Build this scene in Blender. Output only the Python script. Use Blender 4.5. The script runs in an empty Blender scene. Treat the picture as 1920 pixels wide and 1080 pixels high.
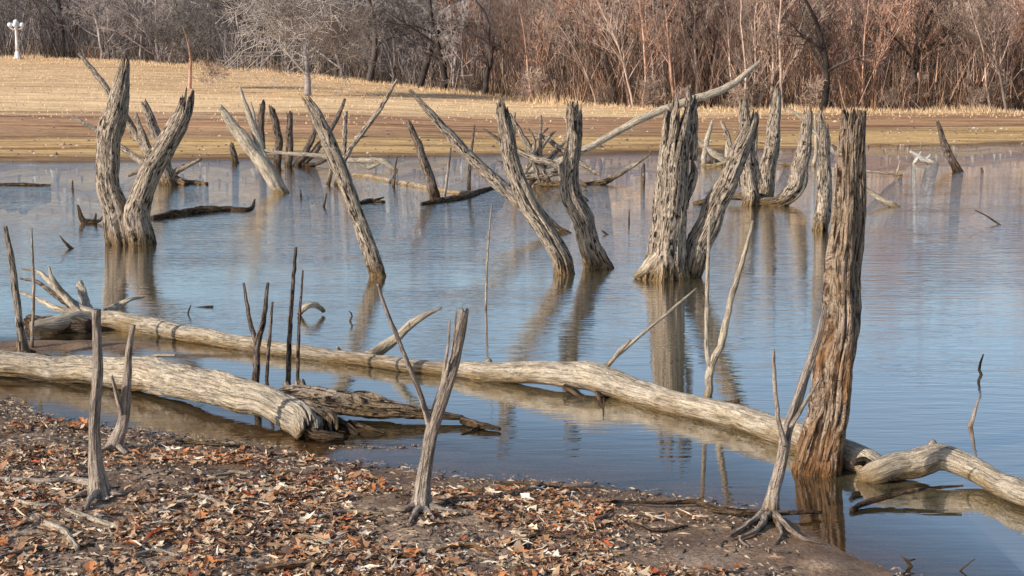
import bpy, math, random
import numpy as np
from mathutils import Vector, noise
random.seed(7); rng = np.random.default_rng(7)
PI = math.pi
C = bpy.context.scene.collection
H = 2.6; F = 2600.0; P = math.atan(420/F)

# ------------------------------------------------------------ camera geometry helpers
def ray(px, py):
    dx = (px-960)/F; u = (540-py)/F
    return np.array([dx, math.cos(P)+u*math.sin(P), -math.sin(P)+u*math.cos(P)])
def W(px, py, Y):
    v = ray(px, py); t = Y/v[1]; return np.array([0, 0, H])+v*t
def G(px, py, z=0.0):
    v = ray(px, py); t = (z-H)/v[2]; return np.array([0, 0, H])+v*t
def rpx(w, Y): return w/2*Y/F*.94

# ------------------------------------------------------------ terrain
nb = [(-700, 700), (-150, 728), (0, 750), (100, 782), (220, 812), (450, 832), (560, 850), (650, 874), (800, 894), (1000, 904), (1130, 918), (1290, 938),
      (1420, 958), (1500, 985), (1560, 1025), (1640, 1065), (1750, 1105), (2100, 1250), (2600, 1700)]
nb3 = [G(a, b) for a, b in nb]
NX = [p[0] for p in nb3]; NY = [p[1] for p in nb3]
fs = [(-900, 308), (0, 303), (400, 301), (700, 296), (1000, 290), (1300, 284), (1920, 271), (2800, 262)]
fs3 = [G(a, b) for a, b in fs]
FX = [p[0] for p in fs3]; FY = [p[1] for p in fs3]
cr = [(-900, 96, 125), (-200, 102, 118), (0, 107, 112), (250, 116, 105), (560, 140, 95), (800, 166, 84), (1000, 190, 76), (1200, 203, 70), (1600, 208, 68), (1920, 210, 67), (3000, 212, 67)]
cr3 = [W(*c) for c in cr]
CX = [p[0] for p in cr3]; CY = [p[1] for p in cr3]; CZ = [p[2] for p in cr3]
mud = [(G(120, 648), 1.15, .33, .028), (G(-20, 652), 1.0, .4, .03), (G(640, 838), 1.1, .18, .000), (G(370, 668), .5, .10, .008)]
def sstep(a, b, x):
    t = min(1, max(0, (x-a)/(b-a))); return t*t*(3-2*t)
def near_d(x, y): return np.interp(x, NX, NY)-y
def ground_z(x, y):
    d = near_d(x, y)
    if d > -8 and y < 25:
        e = .10*noise.noise((x*1.3, y*1.3, 3))+.05*noise.noise((x*4, y*4, 8))
        dd = d+e*1.2
        if dd > 0:
            z = min(.55, dd*.055)+.018*min(1, dd*3)*(noise.noise((x*3, y*3, 0))+.6*noise.noise((x*9, y*9, 5)))
            z += .004
        else: z = max(-.6, dd*.06 if dd > -1.5 else -.09+(dd+1.5)*.2)
    else: z = -.6
    if y < 20:
        for m, a, b, h in mud:
            q = ((x-m[0])/a)**2+((y-m[1])/b)**2
            if q < 6: z = max(z, h-.05*q+.02*noise.noise((x*3, y*5, 2))+.008*noise.noise((x*11, y*13, 2)))
    if y > 25:
        yf = np.interp(x, FX, FY)+1.1*noise.noise((x*.12, 0, 9))+.6*noise.noise((x*.45, 0, 9))+.25*noise.noise((x*1.6, 0, 9)); yc = np.interp(x, CX, CY); zc = np.interp(x, CX, CZ)
        d = y-yf
        if d < 0: z = max(-.6, d*.1)
        elif y < yc: z = zc*d/(yc-yf)+.06*noise.noise((x*.15, y*.3, 1))*min(1, d)+.025*noise.noise((x*.7, y*.9, 1))*min(1, d)
        else: z = zc+(y-yc)*.01+sstep(18, 44, y-yc)*7.5+.4*noise.noise((x*.1, y*.1, 1))*sstep(2, 10, y-yc)
    return z
def hit(px, py):
    v = ray(px, py); t = 3.0
    while t < 200:
        p = np.array([0, 0, H])+v*t
        if p[2] <= max(0, ground_z(p[0], p[1])): return p
        t += .01 if t < 14 else .1
    return p

# ------------------------------------------------------------ node helpers / materials
def newmat(name):
    m = bpy.data.materials.new(name); m.use_nodes = True; nt = m.node_tree
    b = nt.nodes['Principled BSDF']; b.inputs['Roughness'].default_value = .85
    b.inputs['Specular IOR Level'].default_value = .25
    return m, nt, b
def N(nt, t, **k):
    n = nt.nodes.new(t)
    for a, v in k.items(): setattr(n, a, v)
    return n
def ramp(nt, src, stops):
    r = nt.nodes.new('ShaderNodeValToRGB'); e = r.color_ramp.elements
    while len(e) < len(stops): e.new(.5)
    for i, (p, c) in enumerate(stops):
        e[i].position = p; e[i].color = (*c, 1) if len(c) == 3 else c
    nt.links.new(src, r.inputs[0]); return r.outputs[0]
def mixc(nt, fac, a, b, mode='MIX'):
    m = nt.nodes.new('ShaderNodeMix'); m.data_type = 'RGBA'; m.blend_type = mode
    for s, v in ((0, fac), (6, a), (7, b)):
        if hasattr(v, 'is_output'): nt.links.new(v, m.inputs[s])
        elif s == 0: m.inputs[0].default_value = v
        else: m.inputs[s].default_value = (*v, 1)
    return m.outputs[2]
def math_(nt, op, a, b=0.0, clamp=False):
    m = nt.nodes.new('ShaderNodeMath'); m.operation = op; m.use_clamp = clamp
    for i, v in enumerate((a, b)):
        if hasattr(v, 'is_output'): nt.links.new(v, m.inputs[i])
        else: m.inputs[i].default_value = v
    return m.outputs[0]
def mapped(nt, vec, mscale):
    mp = nt.nodes.new('ShaderNodeMapping'); mp.inputs['Scale'].default_value = mscale
    nt.links.new(vec, mp.inputs[0]); return mp.outputs[0]
def noise_n(nt, vec, scale, detail=4, rough=.6, mscale=None):
    if mscale: vec = mapped(nt, vec, mscale)
    n = nt.nodes.new('ShaderNodeTexNoise'); n.inputs['Scale'].default_value = scale
    n.inputs['Detail'].default_value = detail; n.inputs['Roughness'].default_value = rough
    nt.links.new(vec, n.inputs['Vector']); return n.outputs[0]
def g3(v): return (v, v, v)

def wood(name, light, mid, dark, brown, brownamt=.5, stain=.12, crack=1.0, rust=None, streak=.85):
    m, nt, b = newmat(name)
    at = N(nt, 'ShaderNodeAttribute', attribute_name='wc'); v0 = at.outputs['Vector']
    wn = nt.nodes.new('ShaderNodeTexNoise'); wn.inputs['Scale'].default_value = 9; wn.inputs['Detail'].default_value = 3; nt.links.new(v0, wn.inputs['Vector'])
    vm = N(nt, 'ShaderNodeVectorMath', operation='MULTIPLY_ADD'); nt.links.new(wn.outputs['Color'], vm.inputs[0]); vm.inputs[1].default_value = (.012, .012, .06); nt.links.new(v0, vm.inputs[2]); v = vm.outputs[0]
    n1 = noise_n(nt, v, 1, 6, .74, (80, 80, 9))
    n2 = noise_n(nt, v, 1, 6, .70, (24, 24, 2.6))
    n3 = noise_n(nt, v0, 1, 5, .62, (7, 7, 3.4))
    n4 = noise_n(nt, v, 1, 3, .6, (30, 30, 12))
    n5 = noise_n(nt, v0, 130, 3, .7)
    vo = N(nt, 'ShaderNodeTexVoronoi', feature='DISTANCE_TO_EDGE'); vo.inputs['Scale'].default_value = 1; nt.links.new(mapped(nt, v, (32, 32, 1.8)), vo.inputs['Vector'])
    ck = ramp(nt, vo.outputs['Distance'], [(0, (0, 0, 0)), (.05, g3(.12)), (.12, g3(1))])
    ckf = math_(nt, 'MULTIPLY', ramp(nt, n4, [(.42, g3(0)), (.54, g3(1))]), crack, True)
    c = ramp(nt, n1, [(.34, dark), (.46, mid), (.60, light)])
    c = mixc(nt, streak, c, ramp(nt, n2, [(.34, g3(.15)), (.45, g3(.78)), (.60, g3(1.15))]), 'MULTIPLY')
    bf = math_(nt, 'MULTIPLY', ramp(nt, n3, [(.44, g3(0)), (.60, g3(1))]), brownamt)
    c = mixc(nt, bf, c, mixc(nt, .8, ramp(nt, n1, [(.35, g3(.3)), (.6, g3(1.15))]), brown, 'MULTIPLY'))
    c = mixc(nt, .7, c, ramp(nt, n5, [(.35, g3(.55)), (.5, g3(.95)), (.65, g3(1.25))]), 'MULTIPLY')
    c = mixc(nt, ckf, c, mixc(nt, 1., c, ck, 'MULTIPLY'))
    g = N(nt, 'ShaderNodeNewGeometry'); sx = N(nt, 'ShaderNodeSeparateXYZ'); nt.links.new(g.outputs['Position'], sx.inputs[0])
    zn = math_(nt, 'SUBTRACT', n3, .5)
    if rust:
        rz = math_(nt, 'ADD', math_(nt, 'ADD', sx.outputs[2], math_(nt, 'MULTIPLY', zn, 4.5)), math_(nt, 'MULTIPLY', math_(nt, 'SUBTRACT', n2, .5), 5))
        c = mixc(nt, ramp(nt, rz, [(-.0, g3(.6)), (.9, g3(.10))]), c, mixc(nt, 1., ramp(nt, n1, [(.35, g3(.25)), (.62, g3(1.2))]), rust, 'MULTIPLY'))
    z = math_(nt, 'ADD', sx.outputs[2], math_(nt, 'MULTIPLY', zn, .3))
    wf = ramp(nt, math_(nt, 'DIVIDE', z, stain*2.5, True), [(.0, g3(1)), (.35, g3(.75)), (1, g3(0))])
    c = mixc(nt, wf, c, mixc(nt, 1.0, c, (.45, .35, .20), 'MULTIPLY'))
    nt.links.new(c, b.inputs['Base Color'])
    bp = N(nt, 'ShaderNodeBump'); bp.inputs['Strength'].default_value = 1.0; bp.inputs['Distance'].default_value = .02
    hh = math_(nt, 'ADD', math_(nt, 'ADD', n1, math_(nt, 'MULTIPLY', n2, 1.6*streak)), math_(nt, 'MULTIPLY', n5, .35))
    hh = math_(nt, 'ADD', hh, math_(nt, 'MULTIPLY', math_(nt, 'MULTIPLY', ck, ckf), .8))
    nt.links.new(hh, bp.inputs['Height']); nt.links.new(bp.outputs[0], b.inputs['Normal'])
    return m
M = {}
M['grey'] = wood('weathered_grey_wood', (.70, .57, .44), (.44, .34, .25), (.11, .075, .055), (.46, .29, .165), .6)
M['pale'] = wood('bleached_wood', (.76, .64, .48), (.59, .47, .34), (.32, .23, .16), (.50, .37, .23), .65, .05, .45, None, .5)
M['brown'] = wood('brown_rotting_wood', (.58, .45, .33), (.35, .25, .17), (.07, .05, .035), (.38, .23, .13), .5, .06, 1.0, (.48, .235, .10))
M['dark'] = wood('dark_wet_wood', (.36, .26, .19), (.19, .13, .095), (.04, .03, .025), (.26, .15, .09), .5)
M['twig'] = wood('sapling_wood', (.68, .56, .45), (.48, .37, .29), (.19, .13, .10), (.42, .28, .19), .5, .03, .5, None, .6)
M['white'] = wood('bright_bleached_wood', (.85, .80, .72), (.75, .68, .58), (.4, .33, .26), (.7, .6, .48), .3, .03, .4, None, .4)

def attrmat(name, rough=.85):
    m, nt, b = newmat(name); a = N(nt, 'ShaderNodeAttribute', attribute_name='col')
    nt.links.new(a.outputs['Color'], b.inputs['Base Color']); b.inputs['Roughness'].default_value = rough
    return m
M['attr'] = attrmat('mixed_litter', .8)
M['grassattr'] = attrmat('dry_stalks')

def treemat(name, c1, c2, c3):
    m, nt, b = newmat(name)
    oi = N(nt, 'ShaderNodeObjectInfo'); tc = N(nt, 'ShaderNodeTexCoord')
    n = noise_n(nt, tc.outputs['Object'], 1.2, 3, .6)
    c = ramp(nt, n, [(.3, c1), (.5, c2), (.7, c3)])
    hs = N(nt, 'ShaderNodeHueSaturation'); nt.links.new(c, hs.inputs['Color'])
    nt.links.new(math_(nt, 'ADD', math_(nt, 'MULTIPLY', oi.outputs['Random'], 1.0), .4), hs.inputs['Value'])
    nt.links.new(hs.outputs[0], b.inputs['Base Color']); return m
M['bark_grey'] = treemat('bare_grey_bark', (.15, .13, .125), (.33, .285, .27), (.54, .47, .44))
M['bark_pale'] = treemat('bare_pale_bark', (.28, .24, .215), (.38, .33, .30), (.50, .44, .40))
M['bark_red'] = treemat('bare_reddish_bark', (.26, .14, .10), (.52, .305, .22), (.82, .55, .42))
M['bark_tan'] = treemat('bare_tan_bark', (.20, .145, .12), (.44, .325, .26), (.74, .59, .50))
M['bark_dark'] = treemat('dark_bark', (.035, .028, .025), (.07, .055, .05), (.13, .10, .09))

# ------------------------------------------------------------ mesh builder
class MB:
    def __init__(s): s.V = []; s.F = []; s.A = []
    def add(s, V, Fc, A):
        o = len(s.V); s.V += V; s.F += [tuple(i+o for i in f) for f in Fc]; s.A += A
def link(name, me, mat, parent=None, loc=(0, 0, 0)):
    o = bpy.data.objects.new(name, me); C.objects.link(o); o.location = loc
    if mat and not me.materials: me.materials.append(mat)
    if parent is not None: o.parent = parent
    return o
def build(mb, name, mat, parent=None, loc=(0, 0, 0), attr='wc', smooth=True):
    me = bpy.data.meshes.new(name); me.from_pydata(mb.V, [], mb.F)
    if mb.A:
        a = me.attributes.new('wc', 'FLOAT_VECTOR', 'POINT'); a.data.foreach_set('vector', np.array(mb.A, dtype=np.float32).ravel())
    me.polygons.foreach_set('use_smooth', [smooth]*len(me.polygons)); me.update()
    return link(name, me, mat, parent, loc)
def catmull(P_, n):
    P_ = np.array(P_, float); k = len(P_)
    Q = np.vstack([2*P_[0]-P_[1], P_, 2*P_[-1]-P_[-2]]); out = []
    u = np.linspace(0, k-1, n)
    for x in u:
        i = min(int(x), k-2); t = x-i; a, b, c, d = Q[i], Q[i+1], Q[i+2], Q[i+3]
        out.append(.5*((2*b)+(-a+c)*t+(2*a-5*b+4*c-d)*t*t+(-a+3*b-3*c+d)*t**3))
    return np.array(out)
def tube(mb, pts, rad, n=14, groove=.14, jag=0., seed=0., wob=.12, org=(0, 0, 0), slab=0.):
    pts = np.array(pts, float); L = np.sum(np.linalg.norm(np.diff(pts, axis=0), axis=1)); rm = max(rad)
    m = int(min(150, max(8, L/max(rm*.28, .012)))) if n > 6 else int(min(40, max(6, L/.05)))
    Q = catmull(np.hstack([pts, np.array(rad)[:, None]]), m); Cc = Q[:, :3].copy(); R = np.maximum(Q[:, 3], .0015)
    seg = np.linalg.norm(np.diff(Cc, axis=0), axis=1); S = np.concatenate([[0], np.cumsum(seg)])
    for i in range(m):
        s = S[i]/max(rm*5, .12)
        Cc[i] += wob*R[i]*np.array([noise.noise((s*2, seed, 0)), noise.noise((s*2, seed, 7)), noise.noise((s*2, seed, 14))])*2
    T = np.gradient(Cc, axis=0); T /= np.linalg.norm(T, axis=1)[:, None]
    a = np.cross(T[0], [0.3, 1, .1]); a /= np.linalg.norm(a); A = [a]
    for i in range(1, m):
        a = A[-1]-T[i]*np.dot(A[-1], T[i]); a /= np.linalg.norm(a); A.append(a)
    A = np.array(A); Bv = np.cross(T, A)
    i0 = m-1
    if jag > 0: i0 = max(1, int(np.searchsorted(S, S[-1]-2.3*jag)))
    V = []; WC = []; Rm = float(np.mean(R)); o = np.array(org)
    ks = []
    for j in range(n):
        th = 2*PI*j/n
        ks.append(1-(.45+1.5*noise.noise((math.cos(th)*2.2, math.sin(th)*2.2, seed+3))+.4*random.uniform(-1, 1))*.75 if jag > 0 else 1)
    ks = [min(1.05, max(.1, k)) for k in ks]
    for i in range(m):
        for j in range(n):
            th = 2*PI*j/n; c, s_ = math.cos(th), math.sin(th)
            ti = i if i <= i0 else i0+(i-i0)*ks[j]
            ti = min(m-1, ti); k = int(ti); fr = ti-k; k2 = min(m-1, k+1)
            cc = Cc[k]*(1-fr)+Cc[k2]*fr; aa = A[k]*(1-fr)+A[k2]*fr; bb = Bv[k]*(1-fr)+Bv[k2]*fr; r = R[k]*(1-fr)+R[k2]*fr; s = S[k]*(1-fr)+S[k2]*fr
            g = 0
            if groove:
                w = s/max(rm, .02)
                g = groove*(.6*noise.noise((c*1.1, s_*1.1, w*.2+seed))+.3*noise.noise((c*3, s_*3, w*.12+seed+9)))
                q = abs(noise.noise((c*1.7, s_*1.7, w*.03+seed+31)))
                g -= groove*1.9*max(0, 1-q/.05)*min(1, max(0, .3+1.8*noise.noise((c, s_, w*.16+seed+50))))
                q = abs(noise.noise((c*3.3, s_*3.3, w*.04+seed+71)))
                g -= groove*.8*max(0, 1-q/.07)*min(1, max(0, .15+2*noise.noise((c, s_, w*.4+seed+80))))
                if slab: g += slab*(round(noise.noise((c*1.5, s_*1.5, w*.09+seed+5))*5)/5)
                g += groove*.35*noise.noise((c*7, s_*7, w*.6+seed+9))+groove*.26*noise.noise((c*4, s_*4, w*2.0+seed+19))
            r2 = r*max(.35, 1+g*1.3)
            V.append(tuple(cc+(aa*c+bb*s_)*r2-o)); WC.append((c*Rm+seed, s_*Rm, s))
    Fc = []
    for i in range(m-1):
        for j in range(n):
            j2 = (j+1) % n; Fc.append((i*n+j, i*n+j2, (i+1)*n+j2, (i+1)*n+j))
    ib = len(V); V.append(tuple(Cc[0]-o)); WC.append((seed, 0, 0))
    V.append(tuple(Cc[-1]-T[-1]*jag*1.5-o)); WC.append((seed, 0, S[-1]))
    for j in range(n):
        j2 = (j+1) % n; Fc.append((ib, j2, j)); Fc.append((ib+1, (m-1)*n+j, (m-1)*n+j2))
    mb.add(V, Fc, WC)

def prop(o, label=None, cat=None, group=None, kind=None):
    if label: o['label'] = label
    if cat: o['category'] = cat
    if group: o['group'] = group
    if kind: o['kind'] = kind
    return o

cnt = [0]; keepout = []
def points(mode, pl, Y0, dy, ext):
    P3 = []; R = []
    k = len(pl)
    for i, p in enumerate(pl):
        if mode == 'up':
            Y = Y0+(dy*i/(k-1)); q = W(p[0], p[1], Y)
        elif mode == 'lie':
            q = G(p[0], p[1], p[3] if len(p) > 3 else 0.02); Y = q[1]
        else:
            w_ = p[2]*.82; q = hit(p[0], p[1]); Y = q[1]; q[2] = max(0, ground_z(q[0], q[1]))+rpx(w_, Y)*.6+.008*(1-i/(k-1))+.008
            keepout.append((q[0], q[1], .03+rpx(w_, Y)))
            P3.append(q); R.append(rpx(w_, Y)); continue
        P3.append(q); R.append(rpx(p[2], Y))
    if mode == 'up' and ext:
        d = P3[0]-P3[1]; d /= max(abs(d[2]), .25*np.linalg.norm(d)); 
        P3.insert(0, P3[0]+d*ext); R.insert(0, R[0]*1.03)
    return P3, R
# T(name, label, category, base pixel, parts[(part, mode, points, opts)], material, group)
def T(name, label, cat, base, parts, mat='grey', group=None):
    if base: b = hit(*base); b[2] = max(0, ground_z(b[0], b[1])); Y0 = b[1]
    else:
        p = parts[0][2][0]; b = G(p[0], p[1], 0); Y0 = b[1]
    root = None
    if len(parts) > 1:
        root = bpy.data.objects.new(name, None); C.objects.link(root); root.location = tuple(b); root.empty_display_size = .1
        prop(root, label, cat, group)
    for q in parts:
        pn, mode, pl = q[:3]; op = q[3] if len(q) > 3 else {}
        cnt[0] += 1; random.seed(cnt[0])
        P3, R = points(mode, pl, Y0+op.get('y', 0), op.get('dy', 0), op.get('ext', .3 if pn != 'branch' and pn != 'splinter' and pn != 'limb' else 0))
        wmax = max(p[2] for p in pl); n = op.get('n', 48 if wmax > 38 else 26 if wmax > 18 else 12 if wmax > 9 else 6)
        mb = MB(); jag = op.get('jag', 0)*P3[0][1]/F
        tube(mb, P3, R, n, op.get('g', .2 if wmax > 16 else .12), jag, cnt[0]*1.7, op.get('wob', .15), b, op.get('slab', 0))
        for st in op.get('stubs', []):
            P4, R4 = points(mode, st, Y0+op.get('y', 0), op.get('dy2', 0), 0); tube(mb, P4, R4, 8, .15, 0, cnt[0]*2.1, .1, b)
        o = build(mb, name if root is None else pn, M[op.get('mat', mat)], root, (0, 0, 0) if root else tuple(b))
        if 'label' in op: o['label'] = op['label']
        if root is None: prop(o, label, cat, group); root = None
    return root

# ------------------------------------------------------------ ground sheet
def grow(a, b, s, f): 
    out = []; x = a; sgn = 1 if b > a else -1
    while (b-x)*sgn > 0: x += s*sgn; s *= f; out.append(x)
    return out
xs = list(np.arange(-4.5, 4.5, .06)); xs = sorted(grow(-4.5, -260, .09, 1.06))+xs+grow(xs[-1], 260, .09, 1.06)
ys = sorted(grow(3, -60, .3, 1.3))+list(np.arange(3, 13.5, .05))+grow(13.5, 36, .1, 1.05)
ys += list(np.arange(ys[-1]+.4, 120, .6))+grow(120, 330, 1, 1.08)
def sheet(name, xs, ys, zf, mats, attrs):
    nx, ny = len(xs), len(ys); V = []; A = {k: [] for k in attrs}
    for y in ys:
        for x in xs:
            z = zf(x, y); V.append((x, y, z))
            for k, fn in attrs.items(): A[k].append(fn(x, y, z))
    Fc = [(j*nx+i, j*nx+i+1, (j+1)*nx+i+1, (j+1)*nx+i) for j in range(ny-1) for i in range(nx-1)]
    me = bpy.data.meshes.new(name); me.from_pydata(V, [], Fc)
    for k in A: a = me.attributes.new(k, 'FLOAT', 'POINT'); a.data.foreach_set('value', np.array(A[k], dtype=np.float32))
    for m in mats: me.materials.append(m)
    me.polygons.foreach_set('use_smooth', [True]*len(me.polygons))
    if len(mats) > 1: me.polygons.foreach_set('material_index', [0 if ys[j] < 25 else 1 for j in range(ny-1) for i in range(nx-1)])
    me.update(); return link(name, me, None)
# near bank material
mn, nt, b = newmat('wet_shore_mud')
g = N(nt, 'ShaderNodeNewGeometry'); pos = g.outputs['Position']
n1 = noise_n(nt, pos, 3, 6, .65); n2 = noise_n(nt, pos, 45, 4, .7); n3 = noise_n(nt, pos, 14, 4, .6)
c = ramp(nt, n1, [(.35, (.18, .12, .085)), (.5, (.31, .215, .15)), (.68, (.46, .34, .245))])
c = mixc(nt, .8, c, ramp(nt, n2, [(.35, (.35, .3, .27)), (.5, (.9, .9, .9)), (.68, (1.5, 1.4, 1.3))]), 'MULTIPLY')
sx = N(nt, 'ShaderNodeSeparateXYZ'); nt.links.new(pos, sx.inputs[0])
wz = math_(nt, 'ADD', sx.outputs[2], math_(nt, 'MULTIPLY', math_(nt, 'SUBTRACT', n3, .5), .06))
wet = ramp(nt, math_(nt, 'MULTIPLY', wz, 10, True), [(0, (1, 1, 1)), (.35, (.85, .85, .85)), (.8, (0, 0, 0))])
c = mixc(nt, wet, c, mixc(nt, 1., c, (.74, .63, .48), 'MULTIPLY'))
nt.links.new(c, b.inputs['Base Color'])
rg = math_(nt, 'SUBTRACT', .9, math_(nt, 'MULTIPLY', wet, .5)); nt.links.new(rg, b.inputs['Roughness'])
bp = N(nt, 'ShaderNodeBump'); bp.inputs['Strength'].default_value = .8; bp.inputs['Distance'].default_value = .012
nt.links.new(math_(nt, 'ADD', n2, n3), bp.inputs['Height']); nt.links.new(bp.outputs[0], b.inputs['Normal'])
# far field material
mf, nt, b = newmat('dry_lakeshore_field')
g = N(nt, 'ShaderNodeNewGeometry'); pos = g.outputs['Position']
ad = N(nt, 'ShaderNodeAttribute', attribute_name='dshore').outputs['Fac']; ac = N(nt, 'ShaderNodeAttribute', attribute_name='dcrest').outputs['Fac']
n1 = noise_n(nt, pos, 1, 7, .8, (.08, .45, 1)); n2 = noise_n(nt, pos, 1, 6, .75, (.5, 2.4, 1)); n3 = noise_n(nt, pos, 1, 4, .7, (5, 9, 1)); n6 = noise_n(nt, pos, 1, 5, .7, (.12, 1.3, 1)); n7 = noise_n(nt, pos, 1, 5, .7, (.2, .6, 1))
dd = math_(nt, 'ADD', ad, math_(nt, 'MULTIPLY', math_(nt, 'SUBTRACT', n1, .5), 20))
c = ramp(nt, math_(nt, 'DIVIDE', dd, 40, True), [(0, (.42, .28, .14)), (.10, (.64, .43, .20)), (.17, (.58, .39, .18)), (.24, (.38, .225, .13)), (.34, (.55, .33, .185)), (.43, (.36, .205, .125)), (.52, (.80, .57, .33)), (.75, (.92, .67, .40)), (.9, (.78, .54, .31))])
damp = ramp(nt, math_(nt, 'ADD', math_(nt, 'DIVIDE', ad, 2.5), math_(nt, 'MULTIPLY', math_(nt, 'SUBTRACT', n7, .5), 1.5)), [(0, (.42, .34, .28)), (.7, (1, 1, 1))])
c = mixc(nt, 1., c, damp, 'MULTIPLY')
lowm = ramp(nt, math_(nt, 'DIVIDE', dd, 40, True), [(.3, g3(.9)), (.55, g3(.45))])
c = mixc(nt, lowm, c, mixc(nt, 1., c, ramp(nt, n6, [(.40, (.48, .33, .24)), (.5, (1, 1, 1)), (.62, (1.2, 1.15, 1.0))]), 'MULTIPLY'))
c = mixc(nt, .9, c, ramp(nt, n2, [(.3, (.50, .42, .34)), (.5, (1, 1, 1)), (.7, (1.25, 1.22, 1.15))]), 'MULTIPLY')
c = mixc(nt, math_(nt, 'MULTIPLY', lowm, ramp(nt, n7, [(.5, g3(0)), (.64, g3(.4))])), c, mixc(nt, 1., c, (.74, .76, .60), 'MULTIPLY'))
c = mixc(nt, .7, c, ramp(nt, n3, [(.35, (.55, .5, .45)), (.6, (1.15, 1.12, 1.08))]), 'MULTIPLY')
wd = mixc(nt, n2, (.07, .05, .04), (.28, .18, .13))
c = mixc(nt, ramp(nt, math_(nt, 'ADD', math_(nt, 'MULTIPLY', ac, .3), n2, False), [(.3, (0, 0, 0)), (.9, (1, 1, 1))]), c, wd)
nt.links.new(c, b.inputs['Base Color'])
bp = N(nt, 'ShaderNodeBump'); bp.inputs['Strength'].default_value = .4; bp.inputs['Distance'].default_value = .12
nt.links.new(n2, bp.inputs['Height']); nt.links.new(bp.outputs[0], b.inputs['Normal'])
gr = sheet('ground', xs, ys, ground_z, [mn, mf], {'dshore': lambda x, y, z: y-np.interp(x, FX, FY), 'dcrest': lambda x, y, z: y-np.interp(x, CX, CY)})
prop(gr, kind='structure')

# ------------------------------------------------------------ water
mw = bpy.data.materials.new('lake_water'); mw.use_nodes = True; nt = mw.node_tree; nt.nodes.clear()
out = N(nt, 'ShaderNodeOutputMaterial'); g = N(nt, 'ShaderNodeNewGeometry'); pos = g.outputs['Position']
w1 = noise_n(nt, pos, 1, 2, .5, (1.5, 8, 1)); w2 = noise_n(nt, pos, 1, 2, .5, (4, 24, 1)); w3 = noise_n(nt, pos, 1, 3, .6, (.15, .5, 1))
amp = ramp(nt, w3, [(.38, g3(.4)), (.62, g3(1))])
sx = N(nt, 'ShaderNodeSeparateXYZ'); nt.links.new(pos, sx.inputs[0])
far = ramp(nt, math_(nt, 'DIVIDE', math_(nt, 'SUBTRACT', sx.outputs[1], 8.5), 26, True), [(0, g3(.07)), (.2, g3(.13)), (.4, g3(.22)), (1, g3(.60))])
hgt = math_(nt, 'ADD', w1, math_(nt, 'MULTIPLY', w2, .55))
bp = N(nt, 'ShaderNodeBump'); bp.inputs['Distance'].default_value = .052
nt.links.new(math_(nt, 'MULTIPLY', math_(nt, 'MULTIPLY', amp, far), .9), bp.inputs['Strength']); nt.links.new(hgt, bp.inputs['Height'])
gl = N(nt, 'ShaderNodeBsdfGlossy'); gl.inputs['Roughness'].default_value = .0; gl.inputs['Color'].default_value = (1, .99, .98, 1); nt.links.new(bp.outputs[0], gl.inputs['Normal'])
df = N(nt, 'ShaderNodeBsdfDiffuse'); df.inputs['Color'].default_value = (.10, .082, .045, 1)
tr = N(nt, 'ShaderNodeBsdfTransparent'); tr.inputs['Color'].default_value = (.88, .77, .58, 1)
dep = N(nt, 'ShaderNodeAttribute', attribute_name='depth').outputs['Fac']
dm = N(nt, 'ShaderNodeMixShader'); nt.links.new(ramp(nt, math_(nt, 'MULTIPLY', dep, 4.5, True), [(0, (0, 0, 0)), (1, (1, 1, 1))]), dm.inputs[0]); nt.links.new(tr.outputs[0], dm.inputs[1]); nt.links.new(df.outputs[0], dm.inputs[2])
fr = N(nt, 'ShaderNodeFresnel'); fr.inputs['IOR'].default_value = 2.5; nt.links.new(bp.outputs[0], fr.inputs['Normal'])
shal = ramp(nt, math_(nt, 'MULTIPLY', dep, 9, True), [(0, g3(.45)), (1, g3(1))])
ms = N(nt, 'ShaderNodeMixShader'); nt.links.new(math_(nt, 'MULTIPLY', math_(nt, 'MULTIPLY', fr.outputs[0], 1.7, True), shal), ms.inputs[0]); nt.links.new(dm.outputs[0], ms.inputs[1]); nt.links.new(gl.outputs[0], ms.inputs[2])
nt.links.new(ms.outputs[0], out.inputs[0])
wys = [y for y in ys if y < 62]; wys = [y for i, y in enumerate(wys) if i % 2 == 0]; wxs = [x for i, x in enumerate(xs) if i % 2 == 0]
wt = sheet('water', wxs, wys, lambda x, y: 0.0, [mw], {'depth': lambda x, y, z: max(0, -ground_z(x, y))}); prop(wt, kind='structure')

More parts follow.
